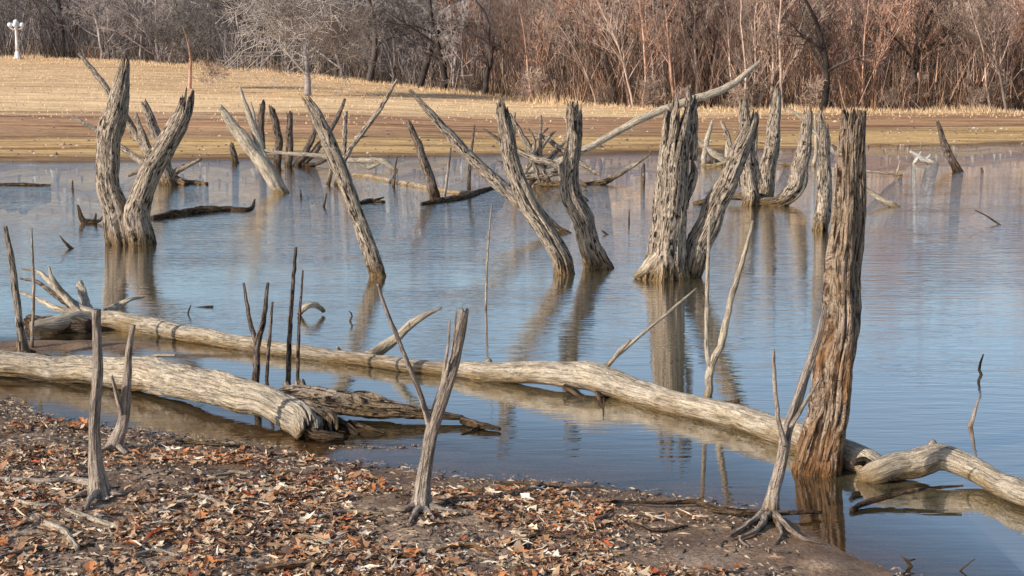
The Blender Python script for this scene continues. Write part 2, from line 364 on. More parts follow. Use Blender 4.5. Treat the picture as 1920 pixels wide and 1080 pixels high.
# ------------------------------------------------------------ dead trees in the lake
U = 'up'; Lh = 'lie'; R_ = 'root'
T('dead_tree', 'V-shaped grey dead tree forking at the waterline on the left', 'dead tree', (245, 458), [
  ('trunk', U, [(230, 459, 56), (220, 410, 52), (205, 350, 44), (203, 280, 45), (212, 225, 47), (226, 175, 36), (234, 135, 24), (238, 104, 12)], {'g': .2, 'jag': 22, 'slab': .12}),
  ('trunk', U, [(266, 459, 54), (260, 405, 50), (276, 345, 43), (302, 285, 42), (330, 240, 40), (346, 205, 32), (352, 166, 26)], {'jag': 26, 'g': .2, 'dy': -.3, 'slab': .12})], 'grey')
T('dead_tree', 'thin splayed dead tree limbs just behind the V-shaped tree', 'dead tree', (318, 347), [
  ('limb', U, [(318, 350, 22), (268, 272, 18), (212, 185, 14), (180, 140, 11), (148, 100, 6)], {'dy': .5, 'ext': .2}),
  ('limb', U, [(350, 345, 18), (290, 318, 18), (240, 285, 13), (190, 250, 10), (135, 218, 6)], {'dy': .9}),
  ('limb', U, [(322, 350, 28), (304, 290, 24), (284, 230, 20), (268, 186, 12)], {'jag': 8, 'dy': -.2}),
  ('limb', U, [(310, 320, 18), (280, 282, 18), (262, 240, 12), (255, 212, 6)], {'dy': .2}),
  ('limb', U, [(300, 348, 14), (330, 322, 14), (378, 297, 6)], {}),
  ('limb', U, [(240, 330, 5), (275, 318, 9), (320, 315, 12)], {'dy': .2}),
  ('limb', Lh, [(300, 342, 10), (340, 342, 15), (388, 345, 8)], {})], 'grey')
T('fallen_log', 'dark half-sunk log lying behind the V-shaped tree', 'log', None, [
  ('log', Lh, [(285, 409, 10), (330, 402, 18), (380, 396, 20), (430, 393, 14), (468, 392, 8), (478, 374, 3)], {})], 'dark')
T('branch_snag', 'small dark forked snag left of the V-shaped tree', 'snag', (165, 420), [
  ('stem', U, [(162, 421, 14), (153, 408, 11), (146, 384, 4)], {}), ('branch', U, [(158, 415, 10), (176, 413, 8), (180, 400, 3)], {}), ('branch', U, [(165, 418, 9), (186, 414, 7), (192, 406, 3)], {})], 'dark')
T('branch_snag', 'short dark twig poking up left of the V-shaped tree, nearest the frame edge', 'snag', None, [('s', U, [(134, 466, 8), (122, 455, 6), (112, 441, 2)])], 'dark')
T('fallen_log', 'thin dark log floating at the far left frame edge', 'log', None, [('l', Lh, [(-20, 346, 6), (40, 346, 7), (95, 347, 3)], {})], 'dark')
T('dead_tree', 'pale leaning split dead tree with a branched crown near the far shore', 'dead tree', (528, 362), [
  ('trunk', U, [(530, 364, 26), (505, 325, 30), (475, 285, 27), (450, 252, 24), (428, 222, 18), (410, 198, 10)], {'g': .25, 'jag': 12}),
  ('limb', U, [(500, 318, 18), (486, 270, 17), (468, 218, 13), (449, 163, 5)], {'dy': .3}),
  ('branch', U, [(478, 240, 9), (476, 215, 7), (470, 190, 3)], {'y': .2}),
  ('branch', U, [(462, 270, 9), (440, 248, 7), (430, 225, 3)], {})], 'pale')
for pl, lb in (([(492, 290, 16), (488, 245, 16), (493, 184, 11)], 'dark upright post behind the pale leaning tree, leftmost of three'),
               ([(520, 312, 16), (521, 250, 16), (508, 195, 11)], 'dark upright post behind the pale leaning tree, middle of three'),
               ([(541, 312, 15), (543, 260, 15), (542, 207, 12)], 'dark upright post behind the pale leaning tree, rightmost of three'),
               ([(442, 306, 14), (437, 285, 13), (432, 262, 9)], 'short dark stump left of the pale leaning tree')):
    T('dead_post', lb, 'dead trunk', None, [('p', U, pl, {'jag': 10})], 'dark')
T('dead_tree', 'dark leaning snag on the far water edge behind the curved trunk', 'dead tree', (560, 312), [
  ('trunk', U, [(555, 314, 16), (575, 280, 14), (590, 240, 10), (580, 205, 5)], {}), ('limb', U, [(565, 312, 14), (605, 265, 13), (630, 225, 10), (647, 185, 5)], {'dy': .4}), ('limb', U, [(560, 310, 9), (600, 305, 8), (635, 280, 4)], {})], 'dark')
T('dead_tree', 'curved leaning grey trunk left of centre with a long bare shaft', 'dead tree', (706, 518), [
  ('trunk', U, [(708, 518, 33), (692, 465, 30), (668, 400, 28), (645, 335, 28), (622, 280, 31), (595, 222, 26), (570, 178, 15)], {'jag': 16, 'g': .2, 'slab': .12})], 'grey')
T('dead_tree', 'slender forked grey tree behind the curved leaning trunk', 'dead tree', (630, 348), [
  ('trunk', U, [(628, 352, 8), (648, 292, 12), (680, 248, 11), (712, 205, 9), (745, 148, 5)], {}), ('limb', U, [(646, 300, 10), (646, 250, 10), (649, 208, 7)], {}),
  ('branch', U, [(648, 292, 6), (668, 262, 5), (690, 255, 2)], {}), ('limb', U, [(615, 348, 9), (625, 310, 9), (645, 292, 8)], {})], 'grey')
T('fallen_branch', 'long pale branch hanging low over the water behind the curved trunk', 'branch', (720, 322), [
  ('branch', U, [(745, 322, 9), (715, 303, 12), (650, 300, 10), (600, 292, 9), (540, 288, 8), (478, 279, 4)], {}), ('branch', U, [(715, 303, 8), (690, 315, 7), (670, 300, 3)], {})], 'pale')
T('fallen_branch', 'pale branch lying on the water right of the curved trunk', 'branch', None, [
  ('b', Lh, [(650, 327, 9), (700, 333, 12), (745, 343, 12), (800, 352, 12), (860, 362, 10), (905, 358, 4)], {})], 'pale')
T('branch_snag', 'short stick standing beside the pale floating branch', 'snag', None, [('s', U, [(738, 350, 7), (740, 320, 6), (744, 294, 4)])], 'dark')
T('dead_post', 'dark leaning pole standing in the far water left of centre', 'dead trunk', None, [('p', U, [(816, 370, 20), (802, 325, 19), (785, 275, 16), (765, 226, 8)], {'jag': 8})], 'dark')
T('fallen_branch', 'dark branch afloat under the dark leaning pole, curving up to the right', 'branch', None, [
  ('b', Lh, [(790, 382, 6), (825, 377, 14), (870, 370, 15), (905, 358, 11), (945, 345, 4)], {})], 'dark')
T('dead_sapling', 'thin straight sapling to the right of the dark leaning pole', 'sapling', None, [('s', U, [(834, 366, 6), (840, 320, 6), (846, 276, 3)])], 'twig')
T('dead_sapling', 'thin dark sapling standing left of the tall centre stump, over the floating branch', 'sapling', None, [('s', U, [(878, 362, 8), (882, 300, 7), (890, 234, 4)])], 'dark')
T('dead_tree', 'long slanting trunk crossing behind the two centre stumps', 'dead tree', (1062, 438), [
  ('trunk', U, [(1066, 440, 12), (1025, 415, 18), (985, 388, 24), (935, 345, 25), (880, 293, 22), (825, 233, 17), (768, 168, 7)], {'ext': .1})], 'grey')
T('weathered_stump', 'tall tapering stump leaning left, left one of the centre pair', 'stump', (1062, 514), [
  ('s', U, [(1060, 516, 42), (1042, 470, 39), (1012, 415, 38), (982, 362, 35), (962, 305, 31), (948, 245, 27), (939, 186, 20)], {'jag': 24, 'g': .22, 'slab': .15})], 'grey')
T('weathered_stump', 'straight split stump with a knuckle halfway, right one of the centre pair', 'stump', (1116, 504), [
  ('trunk', U, [(1120, 505, 54), (1107, 465, 46), (1091, 415, 45), (1071, 362, 44), (1069, 320, 36), (1073, 260, 32), (1076, 190, 30)], {'jag': 34, 'g': .24, 'slab': .2}),
  ('branch', U, [(1070, 340, 22), (1055, 325, 16), (1050, 308, 7)], {}), ('splinter', U, [(1078, 225, 14), (1080, 205, 9), (1083, 188, 3)], {})], 'grey')
T('dead_tree', 'long thin pale pole slanting up to the right behind the big stump', 'dead tree', (975, 333), [
  ('trunk', U, [(965, 335, 8), (1000, 318, 13), (1060, 298, 14), (1130, 262, 14), (1215, 217, 15), (1290, 190, 16), (1350, 170, 15), (1390, 145, 12), (1425, 114, 6)], {'dy': 1.5, 'ext': .05, 'g': .05}),
  ('branch', U, [(1050, 302, 9), (1085, 310, 8), (1118, 328, 3)], {})], 'pale')
T('dead_tree', 'tangle of crossing bare limbs between the two centre stumps', 'dead tree', (1015, 350), [
  ('limb', U, [(1035, 352, 12), (1010, 310, 15), (985, 265, 13), (955, 212, 5)], {'ext': .2}), ('limb', U, [(1018, 350, 10), (1013, 290, 10), (1014, 216, 5)], {'ext': .2}),
  ('limb', U, [(975, 350, 11), (962, 290, 12), (965, 210, 5)], {'ext': .2}), ('limb', U, [(990, 350, 10), (1030, 300, 11), (1060, 265, 5)], {'dy': .6}), ('limb', U, [(940, 255, 5), (985, 290, 12), (1040, 310, 13), (1100, 350, 8)], {'dy': -.6}),
  ('limb', U, [(1125, 328, 6), (1080, 300, 11), (1035, 268, 10), (1000, 245, 4)], {'dy': .5}), ('limb', U, [(968, 345, 8), (1000, 300, 10), (1025, 262, 8), (1042, 245, 3)], {'dy': .3}), ('branch', U, [(905, 240, 3), (935, 262, 7), (965, 290, 9)], {'dy': .3}),
  ('limb', U, [(950, 325, 9), (990, 332, 12), (1040, 325, 12), (1075, 310, 8)], {}), ('limb', U, [(1015, 350, 9), (1000, 300, 9), (1002, 265, 7), (990, 238, 3)], {'dy': -.2}),
  ('limb', U, [(1000, 348, 12), (1060, 347, 14), (1105, 372, 7)], {}),
  ('branch', U, [(985, 292, 6), (1005, 262, 5), (1028, 240, 3)], {'dy': .2}), ('branch', U, [(1040, 318, 6), (1068, 290, 5), (1100, 282, 3)], {'dy': .3}), ('branch', U, [(930, 300, 3), (955, 312, 6), (985, 345, 6)], {'dy': .1})], 'grey')
T('fallen_branch', 'short branch angled out of the water right of the centre pair of stumps', 'branch', None, [
  ('b', U, [(1095, 346, 11), (1130, 342, 12), (1175, 318, 10), (1220, 288, 5)], {'ext': .05})], 'grey')
T('branch_snag', 'short blunt peg standing in the far water before the big stump', 'snag', None, [('s', U, [(1206, 345, 9), (1206, 305, 8)], {'jag': 3})], 'grey')
T('weathered_stump', 'big splintered stump with a leaning side trunk right of centre', 'stump', (1245, 521), [
  ('trunk', U, [(1240, 523, 100), (1245, 485, 80), (1251, 425, 65), (1256, 350, 57), (1264, 280, 54), (1273, 225, 54), (1281, 176, 50)], {'jag': 54, 'g': .28, 'slab': .38, 'n': 60, 'wob': .05}),
  ('splinter', U, [(1262, 260, 22), (1266, 215, 18), (1268, 178, 4)], {'y': -.08}), ('splinter', U, [(1288, 260, 26), (1292, 205, 20), (1290, 162, 4)], {'y': -.02}), ('splinter', U, [(1300, 300, 16), (1303, 230, 13), (1303, 178, 4)], {}),
  ('splinter', U, [(1240, 330, 14), (1246, 250, 12), (1250, 205, 4)], {'y': -.04}),
  ('branch', U, [(1278, 390, 26), (1292, 350, 22), (1300, 325, 16), (1298, 300, 5)], {'y': .05, 'dy': .1, 'g': .3}),
  ('trunk', U, [(1296, 518, 42), (1308, 470, 46), (1336, 402, 44), (1366, 335, 41), (1392, 270, 34), (1408, 232, 26), (1414, 206, 18)], {'jag': 26, 'g': .22, 'y': .08, 'slab': .15}),
  ('root', U, [(1225, 490, 24), (1206, 508, 20), (1188, 520, 10)], {'mat': 'pale', 'y': -.12})], 'grey')
T('dead_tree', 'three-pronged dead tree rising from one sunken trunk behind the big stump', 'dead tree', (1430, 386), [
  ('trunk', U, [(1408, 387, 36), (1405, 330, 31), (1400, 270, 26), (1396, 215, 20), (1396, 180, 12)], {'jag': 18, 'g': .24, 'slab': .15}),
  ('trunk', U, [(1434, 366, 34), (1440, 310, 32), (1448, 255, 27), (1456, 200, 20), (1459, 163, 12)], {'jag': 16, 'g': .24, 'y': 1.2, 'slab': .15}),
  ('trunk', U, [(1425, 378, 22), (1462, 380, 28), (1490, 352, 34), (1503, 305, 32), (1511, 250, 26), (1516, 196, 17)], {'jag': 16, 'g': .22, 'ext': .05}),
  ('limb', U, [(1300, 384, 10), (1350, 370, 14), (1400, 368, 18), (1450, 378, 22)], {'y': .2}),
  ('limb', U, [(1385, 350, 12), (1375, 300, 12), (1366, 260, 9), (1355, 228, 4)], {'y': .4}),
  ('branch', U, [(1425, 345, 11), (1415, 290, 11), (1417, 230, 9), (1412, 215, 4)], {})], 'grey')
T('weathered_stump', 'narrow jagged stump standing left of the tall red-brown post', 'stump', (1538, 432), [
  ('trunk', U, [(1538, 433, 34), (1542, 395, 30), (1545, 340, 26), (1543, 280, 20), (1540, 235, 16), (1538, 205, 9)], {'jag': 18, 'g': .3, 'slab': .3}),
  ('splinter', U, [(1550, 330, 10), (1553, 270, 8), (1552, 232, 3)], {})], 'grey')
T('weathered_stump', 'tall red-brown rotting post standing in the near water on the right', 'stump', (1535, 886), [
  ('trunk', U, [(1540, 888, 92), (1550, 840, 84), (1559, 780, 77), (1568, 700, 71), (1578, 600, 66), (1586, 480, 60), (1592, 360, 53), (1598, 280, 48), (1603, 204, 43)], {'jag': 26, 'g': .28, 'n': 84, 'slab': .42, 'wob': .12}),
  ('root', U, [(1522, 810, 20), (1510, 850, 24), (1500, 888, 20)], {'y': -.02, 'g': .3, 'n': 30}),
  ('splinter', U, [(1608, 290, 22), (1611, 245, 18), (1612, 206, 8)], {})], 'brown')
T('fallen_log', 'short pale log in the water right of the tall red-brown post', 'log', None, [('l', U, [(1678, 388, 14), (1650, 372, 12), (1622, 352, 7)], {'stubs': [[(1665, 386, 12), (1687, 389, 8)]]})], 'pale')
T('dead_tree', 'heap of crossed pale sticks behind the big stump on the far shore edge', 'dead tree', (1340, 312), [
  ('limb', U, [(1390, 318, 10), (1345, 292, 14), (1300, 258, 8)], {}), ('limb', U, [(1318, 312, 10), (1325, 265, 11), (1336, 226, 5)], {}), ('limb', U, [(1290, 290, 8), (1330, 302, 11), (1420, 298, 8)], {'dy': .5}),
  ('limb', U, [(1360, 310, 11), (1366, 262, 10), (1352, 226, 5)], {}), ('limb', U, [(1450, 330, 10), (1400, 322, 12), (1340, 285, 5)], {'dy': -.5}), ('limb', U, [(1300, 318, 9), (1340, 312, 11), (1385, 330, 7)], {'dy': -.3}),
  ('limb', U, [(1310, 262, 5), (1330, 285, 10), (1345, 320, 12)], {'dy': .2}), ('limb', U, [(1420, 315, 6), (1370, 305, 10), (1320, 318, 10)], {'dy': -.2})], 'pale')
T('dead_tree', 'thin pale limbs leaning beside the right prong behind the narrow stump', 'dead tree', (1560, 312), [
  ('limb', U, [(1590, 310, 10), (1545, 265, 10), (1505, 225, 8), (1478, 202, 4)], {'ext': .1}), ('limb', U, [(1570, 316, 10), (1530, 318, 11), (1455, 305, 6)], {}), ('limb', U, [(1525, 312, 8), (1530, 280, 8), (1528, 215, 4)], {'ext': .2})], 'pale')
T('dead_post', 'dark leaning post alone in the far right water', 'dead trunk', None, [('p', U, [(1796, 321, 20), (1780, 290, 16), (1766, 258, 12), (1757, 226, 6)], {'jag': 5})], 'dark')
T('fallen_branch', 'bright white forked driftwood in the far right water', 'branch', (1730, 308), [
  ('stem', U, [(1762, 312, 9), (1735, 300, 11), (1706, 284, 5)], {'ext': .05}), ('branch', U, [(1702, 332, 5), (1715, 305, 7), (1728, 284, 4)], {}), ('branch', U, [(1735, 300, 6), (1745, 290, 3)], {})], 'white')
T('branch_snag', 'pair of short sticks left of the bright white driftwood', 'snag', (1685, 330), [('stem', U, [(1680, 331, 5), (1688, 300, 3)]), ('stem', U, [(1672, 326, 5), (1692, 328, 4)])], 'pale')
T('branch_snag', 'thin twig sloping out of open water on the right', 'snag', None, [('s', U, [(1874, 421, 4), (1850, 405, 3.5), (1828, 394, 2)], {'ext': .05})], 'dark')

# ------------------------------------------------------------ near fallen logs
T('fallen_log', 'long pale fallen log stretching across the lake from the roots to the tall post', 'log', (760, 688), [
  ('trunk', Lh, [(58, 612, 20, .1), (110, 606, 32, .1), (180, 600, 38, .08), (250, 607, 42, .07), (350, 627, 38, .05), (450, 643, 34, .05), (560, 660, 30, .05), (680, 674, 28, .05), (760, 685, 30, .05), (840, 692, 32, .05), (900, 696, 42, .07), (960, 700, 44, .08), (1030, 700, 50, .12), (1110, 708, 60, .13), (1180, 728, 58, .09), (1260, 755, 50, .07), (1350, 776, 50, .07), (1430, 796, 54, .08), (1500, 818, 60, .08), (1580, 846, 66, .08), (1640, 874, 58, .05), (1668, 896, 34, .0)], {'g': .09, 'n': 30, 'wob': .12}),
  ('branch', Lh, [(690, 670, 26, .05), (722, 650, 24, .12), (752, 625, 18, .25), (785, 598, 15, .4), (828, 576, 5, .5)], {'g': .08}),
  ('root', Lh, [(185, 595, 24, .1), (140, 572, 18, .2), (105, 540, 13, .35), (75, 512, 9, .45), (40, 503, 4, .5)], {}),
  ('root', Lh, [(165, 592, 20, .1), (110, 580, 14, .15), (70, 560, 9, .2), (30, 545, 4, .25)], {}),
  ('root', Lh, [(150, 590, 18, .12), (122, 555, 13, .3), (98, 520, 8, .5), (92, 500, 4, .55)], {}),
  ('root', Lh, [(160, 590, 14, .12), (112, 560, 11, .22), (72, 530, 8, .3), (38, 522, 4, .3)], {'mat': 'dark'}),
  ('root', Lh, [(170, 590, 20, .1), (158, 562, 18, .18), (150, 530, 14, .3)], {'jag': 6}),
  ('root', Lh, [(200, 585, 20, .1), (222, 572, 14, .15), (245, 562, 8, .2), (270, 557, 4, .2)], {}),
  ('root', Lh, [(170, 612, 30, .06), (120, 612, 40, .05), (75, 608, 40, .04), (50, 602, 26, .06)], {'mat': 'dark'}),
  ('branch', Lh, [(1060, 725, 16, .05), (1085, 740, 12, .02), (1110, 752, 8, -.02)], {'mat': 'dark'}),
  ('branch', Lh, [(1120, 735, 12, .04), (1130, 765, 5, .0), (1132, 745, 3, .08)], {'mat': 'dark'}),
  ('branch', Lh, [(905, 685, 14, .1), (920, 676, 10, .15)], {}),
  ('branch', Lh, [(1360, 757, 12, .1), (1386, 752, 8, .13)], {'mat': 'dark'}),
  ('branch', Lh, [(640, 662, 8, .05), (632, 650, 5, .12)], {})], 'pale')
T('fallen_log', 'knobbly pale log entering at the right edge beside the tall post', 'log', (1700, 890), [
  ('trunk', Lh, [(1618, 892, 30, .02), (1645, 884, 50, .07), (1690, 870, 56, .1), (1735, 858, 58, .14), (1775, 862, 52, .13), (1825, 882, 50, .1), (1880, 908, 52, .08), (1950, 935, 54, .08)], {'g': .12, 'n': 30, 'wob': .2}),
  ('branch', Lh, [(1630, 885, 26, .05), (1620, 866, 20, .1), (1598, 868, 12, .12)], {'mat': 'dark'}),
  ('branch', Lh, [(1745, 838, 20, .2), (1752, 828, 12, .24)], {}),
  ('branch', Lh, [(1665, 892, 20, .05), (1688, 900, 12, .0)], {'mat': 'dark'})], 'pale')
T('fallen_log', 'thick pale log on the near left ending in a flared hollow break', 'log', (400, 760), [
  ('trunk', Lh, [(-90, 672, 50, .1), (0, 684, 50, .1), (100, 690, 54, .1), (200, 694, 60, .13), (290, 704, 68, .16), (380, 724, 70, .17), (450, 741, 68, .17), (505, 757, 66, .16), (545, 774, 68, .13), (572, 796, 66, .08), (580, 822, 50, .02)], {'g': .18, 'n': 72, 'wob': .1, 'jag': 16, 'slab': .15}),
  ('branch', Lh, [(540, 762, 40, .16), (580, 776, 48, .13), (615, 790, 42, .08), (625, 815, 22, .01)], {'g': .3, 'jag': 14, 'slab': .3, 'mat': 'grey'}),
  ('branch', Lh, [(600, 785, 34, .08), (640, 796, 24, .05), (672, 815, 8, .0)], {'mat': 'dark', 'g': .3}),
  ('root', Lh, [(560, 800, 28, .06), (600, 815, 26, .04), (645, 822, 14, .01)], {'mat': 'dark', 'g': .3}),
  ('branch', Lh, [(655, 792, 12, .05), (690, 802, 9, .04), (722, 812, 4, .01)], {'mat': 'dark'}),
  ('branch', Lh, [(300, 682, 12, .22), (285, 668, 8, .26), (330, 666, 5, .28)], {})], 'pale')
T('fallen_log', 'shorter grey cracked log lying against the hollow end of the thick log', 'log', (650, 775), [
  ('trunk', Lh, [(530, 742, 34, .14), (590, 748, 46, .14), (650, 755, 50, .12), (710, 767, 38, .09), (780, 776, 26, .06), (868, 783, 10, .04)], {'g': .24, 'slab': .25, 'n': 48}),
  ('branch', Lh, [(640, 746, 20, .14), (690, 740, 16, .16), (730, 753, 10, .14), (790, 768, 5, .1)], {}),
  ('branch', Lh, [(570, 738, 26, .14), (560, 715, 20, .2)], {'jag': 8}), ('branch', Lh, [(550, 745, 16, .14), (535, 718, 12, .22)], {})], 'grey')
T('fallen_branch', 'dark pointed branch afloat at the tip of the cracked log', 'branch', None, [('b', Lh, [(866, 788, 16, .03), (895, 796, 16, .03), (938, 804, 8, .02)], {'stubs': [[(900, 800, 8, .02), (865, 815, 4, 0)]]})], 'dark')

# ------------------------------------------------------------ saplings
def sap(label, base, parts, mat='twig', group=None): return T('dead_sapling', label, 'sapling', base, parts, mat, group)
sap('straight bare sapling post on the leafy bank, foreground left', (186, 930), [
  ('trunk', U, [(190, 936, 60), (185, 905, 38), (178, 860, 26), (178, 780, 21), (184, 700, 20), (182, 640, 18), (181, 580, 17)], {'ext': .06, 'jag': 3}),
  ('root', R_, [(180, 918, 24), (140, 908, 17), (80, 908, 13), (0, 902, 9)]), ('root', R_, [(185, 930, 24), (168, 945, 15), (160, 958, 6)]), ('root', R_, [(195, 928, 20), (225, 932, 12), (250, 926, 5)]), ('root', R_, [(175, 925, 18), (140, 938, 10), (118, 938, 5)])])
sap('slightly bowed sapling with a short side prong, behind the straight foreground post', (216, 842), [
  ('trunk', U, [(212, 845, 34), (226, 805, 24), (236, 765, 20), (238, 720, 18), (240, 670, 15), (249, 610, 11)], {'ext': .06}), ('branch', U, [(232, 790, 14), (224, 755, 12), (216, 730, 9), (210, 705, 5)], {'dy': -.1}), ('root', R_, [(212, 842, 18), (192, 850, 12), (172, 848, 6)]), ('root', R_, [(218, 842, 18), (238, 856, 9)])], 'twig')
sap('forked sapling on the leafy bank, foreground centre', (790, 955), [
  ('trunk', U, [(788, 966, 72), (790, 930, 40), (797, 870, 29), (808, 815, 28), (828, 755, 27), (848, 690, 24), (862, 630, 21), (873, 577, 16)], {'ext': .06, 'jag': 8}),
  ('branch', U, [(806, 800, 14), (790, 745, 11), (768, 690, 10), (740, 620, 9), (722, 575, 8), (709, 533, 6)], {'dy': -.25}),
  ('branch', U, [(815, 780, 8), (828, 720, 7), (840, 650, 6), (843, 600, 4)], {'dy': .15}), ('branch', U, [(820, 765, 7), (838, 700, 6), (850, 640, 5), (856, 580, 3)], {'dy': -.1}),
  ('root', R_, [(798, 955, 24), (830, 963, 15), (880, 968, 6)]), ('root', R_, [(780, 958, 22), (752, 962, 12), (728, 955, 5)]), ('root', R_, [(785, 964, 22), (772, 978, 11), (766, 990, 5)]), ('root', R_, [(800, 964, 18), (814, 978, 8)])], 'twig')
sap('forked sapling with spreading roots at the water edge, foreground right', (1440, 968), [
  ('trunk', U, [(1440, 974, 48), (1450, 930, 28), (1462, 880, 24), (1474, 820, 23), (1492, 760, 20), (1515, 690, 17), (1535, 630, 14), (1548, 572, 8)], {'ext': .06, 'dy': .1}),
  ('branch', U, [(1472, 835, 12), (1460, 790, 10), (1453, 730, 9), (1450, 656, 6)], {'dy': -.1}), ('branch', U, [(1482, 800, 10), (1510, 755, 8), (1537, 710, 4)], {'dy': -.15}),
  ('root', R_, [(1435, 970, 24), (1410, 985, 15), (1388, 998, 11), (1368, 1010, 5)]), ('root', R_, [(1440, 974, 24), (1420, 1000, 13), (1388, 1016, 8), (1404, 1028, 4)]),
  ('root', R_, [(1450, 974, 24), (1480, 1000, 13), (1508, 1016, 10), (1540, 1022, 5)]), ('root', R_, [(1452, 976, 18), (1465, 1006, 10), (1452, 1024, 5)]), ('root', R_, [(1432, 968, 14), (1405, 985, 9), (1360, 990, 4)])], 'twig')
sap('pale Y-shaped sapling standing in the water behind the long log', (1328, 742), [
  ('trunk', U, [(1327, 745, 17), (1333, 690, 17), (1352, 645, 15), (1364, 590, 13), (1376, 540, 12), (1392, 490, 10), (1412, 413, 5)], {}), ('branch', U, [(1334, 695, 14), (1326, 660, 11), (1325, 600, 9), (1327, 500, 8), (1331, 405, 5)], {'wob': .05}), ('branch', U, [(1390, 500, 5), (1400, 455, 3)], {})], 'pale')
sap('dark forked sapling rising behind the thick near-left log', (480, 738), [
  ('trunk', U, [(478, 740, 16), (481, 680, 15), (483, 640, 14), (494, 600, 11), (502, 530, 6)], {}), ('branch', U, [(481, 645, 10), (468, 600, 9), (457, 530, 5)], {'dy': .1})], 'dark')
sap('tall thin dark stem right of the forked sapling, tallest of three', None, [('s', U, [(540, 730, 11), (544, 610, 10), (555, 463, 6)])], 'dark')
sap('thin stem just right of the tallest one', None, [('s', U, [(558, 706, 8), (561, 610, 7), (568, 507, 4)])], 'dark')
sap('thin stem right against the dark forked sapling, shortest of three', None, [('s', U, [(500, 712, 8), (505, 640, 8), (511, 566, 5)])], 'dark')
sap('single reed-thin stem alone in open water at centre', None, [('s', U, [(911, 578, 5), (914, 480, 5), (922, 383, 3)])], 'twig')
sap('stout leaning bare stem at the left edge by the root fan', (45, 668), [('trunk', U, [(46, 668, 28), (38, 620, 16), (30, 550, 14), (22, 490, 12), (9, 424, 8)], {}), ('root', R_, [(45, 662, 14), (75, 668, 8), (100, 672, 3)]), ('root', R_, [(42, 662, 14), (20, 668, 8)])], 'grey')
sap('thin upright stem right of the stout leaning one at the left edge', None, [('s', U, [(60, 655, 8), (63, 540, 7), (59, 427, 4)])], 'twig')
T('fallen_branch', 'thin pale rod slanting up to the right over the long log', 'branch', (1140, 690), [
  ('stem', U, [(1135, 686, 7), (1200, 630, 7), (1260, 580, 6), (1306, 540, 3)], {'ext': .1, 'dy': .3}), ('branch', U, [(1138, 688, 9), (1160, 660, 9), (1182, 637, 6)], {})], 'pale')
T('branch_snag', 'small crooked twig in open water at the right edge, farther of two', 'snag', None, [('s', U, [(1840, 703, 6), (1836, 690, 6), (1844, 664, 3)], {'ext': .1})], 'dark')
T('branch_snag', 'small leaning stick in open water at the right edge, nearer of two', 'snag', None, [('s', U, [(1820, 800, 10), (1828, 770, 7), (1838, 740, 3)], {'ext': .1})], 'twig')
T('driftwood_loop', 'pale curled piece of driftwood afloat behind the thin stems', 'driftwood', None, [('l', Lh, [(560, 588, 12, .02), (574, 574, 13, .12), (592, 572, 12, .12), (606, 584, 9, .03)], {})], 'pale')
T('driftwood', 'small dark lump of driftwood behind the curved leaning trunk', 'driftwood', None, [('l', Lh, [(672, 381, 7), (695, 377, 11), (722, 378, 4)], {'stubs': [[(700, 376, 6, .05), (720, 370, 3, .1)]]})], 'dark')
for pl, lb in (([(656, 602, 5), (660, 590, 4), (654, 583, 2)], 'tiny hooked twig in the water right of the curled driftwood'), ([(352, 588, 4), (358, 572, 2)], 'tiny dark twig standing in the water behind the long log, left side'),
               ([(385, 576, 6), (400, 574, 3)], 'tiny dark chip afloat behind the long log, left side'), ([(607, 388, 6), (613, 362, 3)], 'short stub between the pale leaning tree and the curved trunk'),
               ([(565, 372, 5), (563, 356, 3)], 'short peg right of the pale leaning tree base'), ([(1179, 418, 4), (1180, 393, 2)], 'short thin peg in open water left of the big stump'),
               ([(1138, 440, 5), (1128, 432, 3)], 'tiny dark nub right of the centre pair of stumps'), ([(136, 356, 5), (136, 338, 3)], 'tiny peg in the far left water'), ([(1100, 376, 8), (1088, 364, 4)], 'dark nub behind the centre pair of stumps'), ([(1842, 322, 5), (1840, 314, 3)], 'tiny peg in the far right water')):
    T('small_twig', lb, 'twig', None, [('s', U, pl, {'ext': .05})], 'dark')
T('fallen_branch', 'dark branch in the shallows at the foot of the pale right-hand log', 'branch', None, [('b', Lh, [(1596, 957, 10, .01), (1630, 940, 13, .03), (1700, 922, 10, .06), (1760, 914, 7, .08), (1806, 911, 4, .09)], {})], 'dark')
T('fallen_branch', 'slim branch lying along the waterline left of the right foreground sapling', 'branch', (1330, 955), [
  ('stem', Lh, [(1145, 940, 5, .05), (1240, 943, 8, .05), (1305, 942, 10, .05), (1345, 955, 14, .05), (1430, 962, 13, .05), (1540, 960, 7, .03)], {}), ('branch', Lh, [(1305, 940, 8, .05), (1320, 930, 3, .08)], {})], 'dark')
T('small_twig', 'dark forked twig in the bottom right shallows', 'twig', None, [('s', U, [(1708, 1062, 8), (1700, 1050, 7), (1690, 1043, 3)], {'ext': .05, 'stubs': [[(1702, 1052, 6), (1716, 1048, 3)]]})], 'dark')
T('small_twig', 'thin twig at the bottom edge, right corner', 'twig', None, [('s', U, [(1800, 1070, 4), (1828, 1048, 2)], {'ext': .05})], 'dark')
